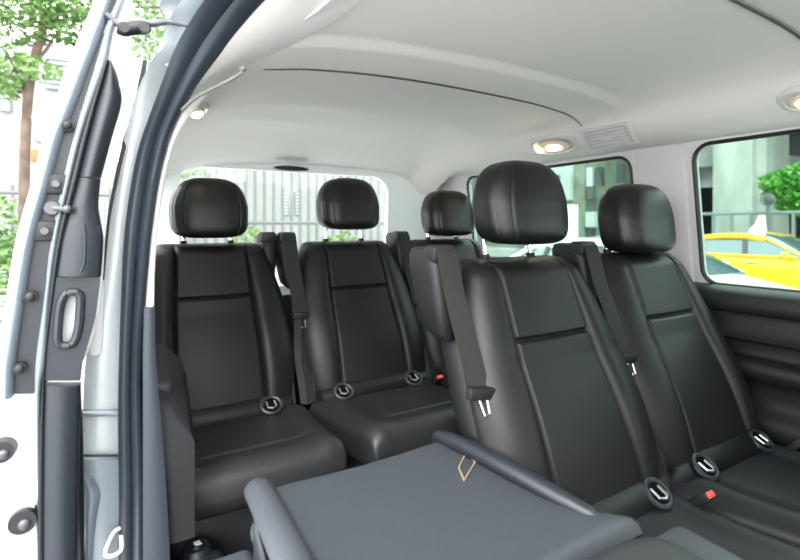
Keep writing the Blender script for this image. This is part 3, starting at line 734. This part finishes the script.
# mottled building beyond the rear side window
mb = thing('building', 'mottled green and brown stone building beyond the rear side window', 'building', (21,19,-OZ), 'buildings behind the van')
link('facade', B(18,26,14.3,34,-OZ,12), M['moss'], mb, smooth=False)
def onX(name, px0, px1, py0, py1, m, par, X=18, out=.12, smooth=False):
    p, q = at(px0, py0, X=X-.01), at(px1, py1, X=X-.01)
    return link(name, B(X-out,X+.1,min(p.y,q.y),max(p.y,q.y),min(p.z,q.z),max(p.z,q.z)), m, par, smooth=smooth)
onX('pilaster', 570,578,205,262,M['white'],mb,out=.5)
onX('window', 588,594,168,186,M['frame'],mb); onX('window', 596,603,168,186,M['wing'],mb); onX('window', 589,594,187,199,M['wing'],mb)
onX('window', 587,596,212,227,M['frame'],mb); onX('window', 589,594,228,238,M['wing'],mb)
onX('pilaster', 563,573,158,200,M['frame'],mb,out=.2); onX('pilaster', 546,563,160,175,M['frame'],mb,out=.3); onX('low_wall', 480,600,246,262,M['conc'],mb,out=1.5)
onX('window', 618,624,165,182,M['wing'],mb); onX('window', 612,617,190,206,M['frame'],mb)

# viaduct
va = thing('viaduct', 'concrete viaduct column with cross beam beyond the taxi window', 'viaduct', (23,8,-OZ))
def camz(px, py, Zc): return ray(px, py)*Zc
R = Matrix.Rotation(0, 4, 'Z')
bm = bmesh.new()
p, q = at(712,0,X=20), at(752,0,X=20)
box(bm, 20,22.2,q.y,p.y,-OZ,5.0,.06); link('column', bm, M['conc'], va, smooth=False)
p2 = at(763,0,X=20); link('column_flank', B(20.25,22.1,p2.y,q.y+.02,-OZ,5.0,.02), M['conc'], va, smooth=False)
bm = bmesh.new(); box(bm, 22.0,34.0,9.08,10.2,2.1,2.93); link('beam', bm, M['conc'], va, smooth=False)
link('beam', B(21.2,23.0,10.4,13.2,2.45,4.1), M['conc'], va, smooth=False)
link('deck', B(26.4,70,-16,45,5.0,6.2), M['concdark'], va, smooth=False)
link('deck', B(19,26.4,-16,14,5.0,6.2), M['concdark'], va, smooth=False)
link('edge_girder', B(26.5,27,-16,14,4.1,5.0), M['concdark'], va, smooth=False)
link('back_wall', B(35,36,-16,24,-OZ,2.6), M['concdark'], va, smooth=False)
# tree under the viaduct
b2 = at(792,0,X=18.6); b2.z = -OZ
U = lambda px, py: at(px, py, X=18.6)
tree('street_tree', 'bright green tree under the viaduct beside the column', tuple(b2), [[b2, U(794,215), U(793,195)], [U(793,198), U(785,188), U(778,182)]], [(.09,.05),(.04,.015)],
  [(U(778,182),(.5,.55,.35),500),(U(788,190),(.6,.7,.6),1100),(U(803,182),(.8,.8,.6),1300),(U(795,204),(.5,.5,.35),500),(U(815,195),(.8,.8,.8),900)], .11, M['leafd'])
mr = thing('traffic_mirror', 'round traffic mirror on a post between column and tree', 'traffic mirror', tuple(Vector((at(768,0,X=17.2).x, at(768,0,X=17.2).y, -OZ))))
c = at(768,200,X=17.2); bm = bmesh.new(); cyl(bm, (c.x,c.y,-OZ), (c.x,c.y,c.z), .05); link('post', bm, M['fencel'], mr)
bm = bmesh.new(); cyl(bm, c-Vector((.08,.03,0)), c, .20, .18, 24); rim = link('rim', bm, M['fencel'], mr); bm = bmesh.new(); sph(bm, c-Vector((.09,.03,0)), .15, (.2,1,1)); link('mirror_face', bm, M['wing'], rim)

# ---- cars (length along y, nose towards -y)
def car(name, label, loc, paint, L0=4.6, w=.88, grp='cars beside the van', taxi=False, H=1.47):
    o = thing(name, label, 'car', (loc[0], loc[1], -OZ), grp)
    h = L0/2
    deck = [(-h,.55),(-h+.10,.70),(-h+.45,.80),(-h+.95,.90),(-h+1.25,.96),(-h+1.5,.98),(0,.97),(h-1.2,1.0),(h-.55,1.03),(h-.15,1.0),(h,.80)]
    bm = bmesh.new(); rows = []
    for j in range(41):
        y = -h+L0*j/40; z = sm(deck, y); k = abs(y)/h; ww = w*(1-.22*k**6)
        zb = .22+.12*k**8
        half = [(0,z+.015),(ww*.5,z+.01),(ww*.82,z-.012),(ww*.95,z-.05),(ww*.985,z-.16),(ww,.55 if z > .62 else z-.1),(ww*.98,.38),(ww*.94,zb)]
        lp = [Vector((x, y, q)) for x, q in half]+[Vector((0, y, zb))]+[Vector((-x, y, q)) for x, q in reversed(half[1:])]
        rows.append(lp)
    loft(bm, rows); L('body', bm, paint, o)
    roof = [(-h+1.18,.97),(-h+1.55,1.19),(-h+1.95,1.39),(-h+2.3,H-.01),(-.05,H),(.6,H-.01),(1.15,H-.09),(1.6,1.28),(1.95,1.10),(2.12,1.0)]
    bm = bmesh.new(); rows = []
    for j in range(31):
        y = roof[0][0]+(roof[-1][0]-roof[0][0])*j/30; z = sm(roof, y); t = max(0.02, (z-.93)/(H-.93))
        half = [(0,z),(w*.45,z-.008*t),(w*(.86-.20*t),z-.03*t),(w*(.90-.17*t),z-.08*t),(w*.90,.93)]
        rows.append([Vector((x, y, q)) for x, q in half]+[Vector((-x, y, q)) for x, q in reversed(half[1:])])
    loft(bm, rows); L('cabin_glass', bm, M['carglass'], o)
    bm = bmesh.new(); rows = []
    for j in range(31):
        y = -h+2.0+(1.35+h-2.0)*j/30; z = sm(roof, y)+.008
        hw = w*.70
        half = [(0,z),(w*.45,z-.008),(hw-.03,z-.03),(hw+.022,z-.062),(hw+.062,z-.15)]
        rows.append([Vector((x, y, q)) for x, q in half]+[Vector((-x*.98, y, q-.01)) for x, q in reversed(half)])
    loft(bm, rows); L('roof', bm, paint, o)
    for sd in (-1, 1):
        bm = bmesh.new(); tube(bm, [(sd*w*(.775-.02*abs(y-.4)), y, sm(roof, y)-.085) for y in [-h+2.0+(1.6+h-2.0)*j/14 for j in range(15)]], .055, 10, s=(.6,1.1)); L('roof_rail', bm, paint, o)
        bm = bmesh.new(); tube(bm, [(sd*w*.93, y, .975) for y in [-h+1.4+(1.9+h-1.4)*j/14 for j in range(15)]], .03, 8, s=(.6,1.1)); L('belt_moulding', bm, paint, o)
    def pil(ya, za, yb, zb, wd, m, nm='pillar'):
        for s in (-1, 1):
            xa = s*w*(.905-.175*(za-.93)/(H-.93)); xb = s*w*(.905-.175*(zb-.93)/(H-.93)); bm = bmesh.new()
            loft(bm, [[Vector((xa*1.01,ya-wd,za)), Vector((xa*1.01,ya+wd,za)), Vector((xa*.93,ya+wd,za)), Vector((xa*.93,ya-wd,za))], [Vector((xb*1.01,yb-wd,zb)), Vector((xb*1.01,yb+wd,zb)), Vector((xb*.93,yb+wd,zb)), Vector((xb*.93,yb-wd,zb))]])
            L(nm, bm, m, o, smooth=False)
    pil(-h+1.22,.97,-h+2.12,H-.06,.045,paint); pil(1.95,1.0,1.2,H-.10,.10,paint); pil(.02,.97,.08,H-.05,.045,M['wing'], 'door_post')
    pil(1.15,.97,1.05,H-.07,.035,M['wing'], 'door_post')
    for s in (-1, 1):
        bm = bmesh.new(); sph(bm, (s*(w+.10), -h+1.55, 1.02), .11, (1,.75,.75), 14); L('side_mirror', bm, paint, o)
        for y in (-.12, 1.0):
            bm = bmesh.new(); box(bm, s*w-.012, s*w+.012, y-.1, y+.1, .83, .86, .005); L('door_handle', bm, M['metal'], o)
        for y in (-h+.85, h-.95):
            bm = bmesh.new(); cyl(bm, (s*(w-.2),y,.32), (s*(w+.005),y,.32), .32, n=28); wl = L('wheel', bm, M['tyre'], o)
            bm = bmesh.new(); cyl(bm, (s*(w-.05),y,.32), (s*(w+.015),y,.32), .20, .18, n=20); L('hub', bm, M['metal'], wl)
    for s in (-1, 1):
        bm = bmesh.new(); box(bm, s*.62-.17,s*.62+.17,-h+.0,-h+.2,.60,.72,.03); L('headlamp', bm, M['frame'], o)
        bm = bmesh.new(); box(bm, s*.66-.14,s*.66+.14,h-.15,h+.0,.72,.86,.03); L('tail_lamp', bm, M['red'], o)
    if taxi:
        bm = bmesh.new(); loft(bm, [[Vector((x, y, z)) for x, y in ((-w_,a_),(w_,a_),(w_,b_),(-w_,b_))] for z, w_, a_, b_ in ((H-.02,.12,.0,.24),(H+.06,.12,.0,.22),(H+.18,.10,.0,.12),(H+.36,.06,.0,.07))]); L('roof_sign', bm, M['whitepaint'], o, smooth=False)
    return o
car('taxi', 'yellow taxi with white roof sign beyond the far window', (12.15,5.0), M['taxi'], taxi=True)
car('car', 'white car parked in front of the yellow taxi', (6.75,4.45), M['carwhite'], H=1.45)

# ---------------------------------------------------------------- light
w = bpy.data.worlds.new('sky'); sc.world = w; w.use_nodes = True; nt = w.node_tree
bg = nt.nodes['Background']; tc = nt.nodes.new('ShaderNodeTexCoord'); sx = nt.nodes.new('ShaderNodeSeparateXYZ'); rp = nt.nodes.new('ShaderNodeValToRGB')
rp.color_ramp.elements[0].position = 0; rp.color_ramp.elements[0].color = (1,.99,.97,1); rp.color_ramp.elements[1].position = .8; rp.color_ramp.elements[1].color = (.92,.96,1,1)
nt.links.new(tc.outputs['Generated'], sx.inputs[0]); nt.links.new(sx.outputs['Z'], rp.inputs[0]); nt.links.new(rp.outputs[0], bg.inputs['Color']); bg.inputs['Strength'].default_value = 2.9
sun = bpy.data.objects.new('sun', bpy.data.lights.new('sun', 'SUN')); col.objects.link(sun); sun.data.energy = 1.5; sun.data.angle = math.radians(12); sun.data.color = (1,.96,.9)
sun.rotation_euler = (math.radians(35), math.radians(-35), 0)

cd = bpy.data.cameras.new('camera'); cam = bpy.data.objects.new('camera', cd); col.objects.link(cam); sc.camera = cam
cd.sensor_width = 36; cd.lens = F/800*36; cd.shift_y = -(280-HY)/800; cd.clip_start = .02; cd.clip_end = 300
cam.location = (0,0,OZ); cam.rotation_euler = (math.radians(90), 0, -math.atan2(SN, CS))
cd.dof.use_dof = True; cd.dof.focus_distance = 1.35; cd.dof.aperture_fstop = 3.2
sc.view_settings.view_transform = 'Standard'; sc.view_settings.look = 'None'; sc.view_settings.gamma = 1; sc.view_settings.use_curve_mapping = False
sc.view_settings.exposure = 1.5
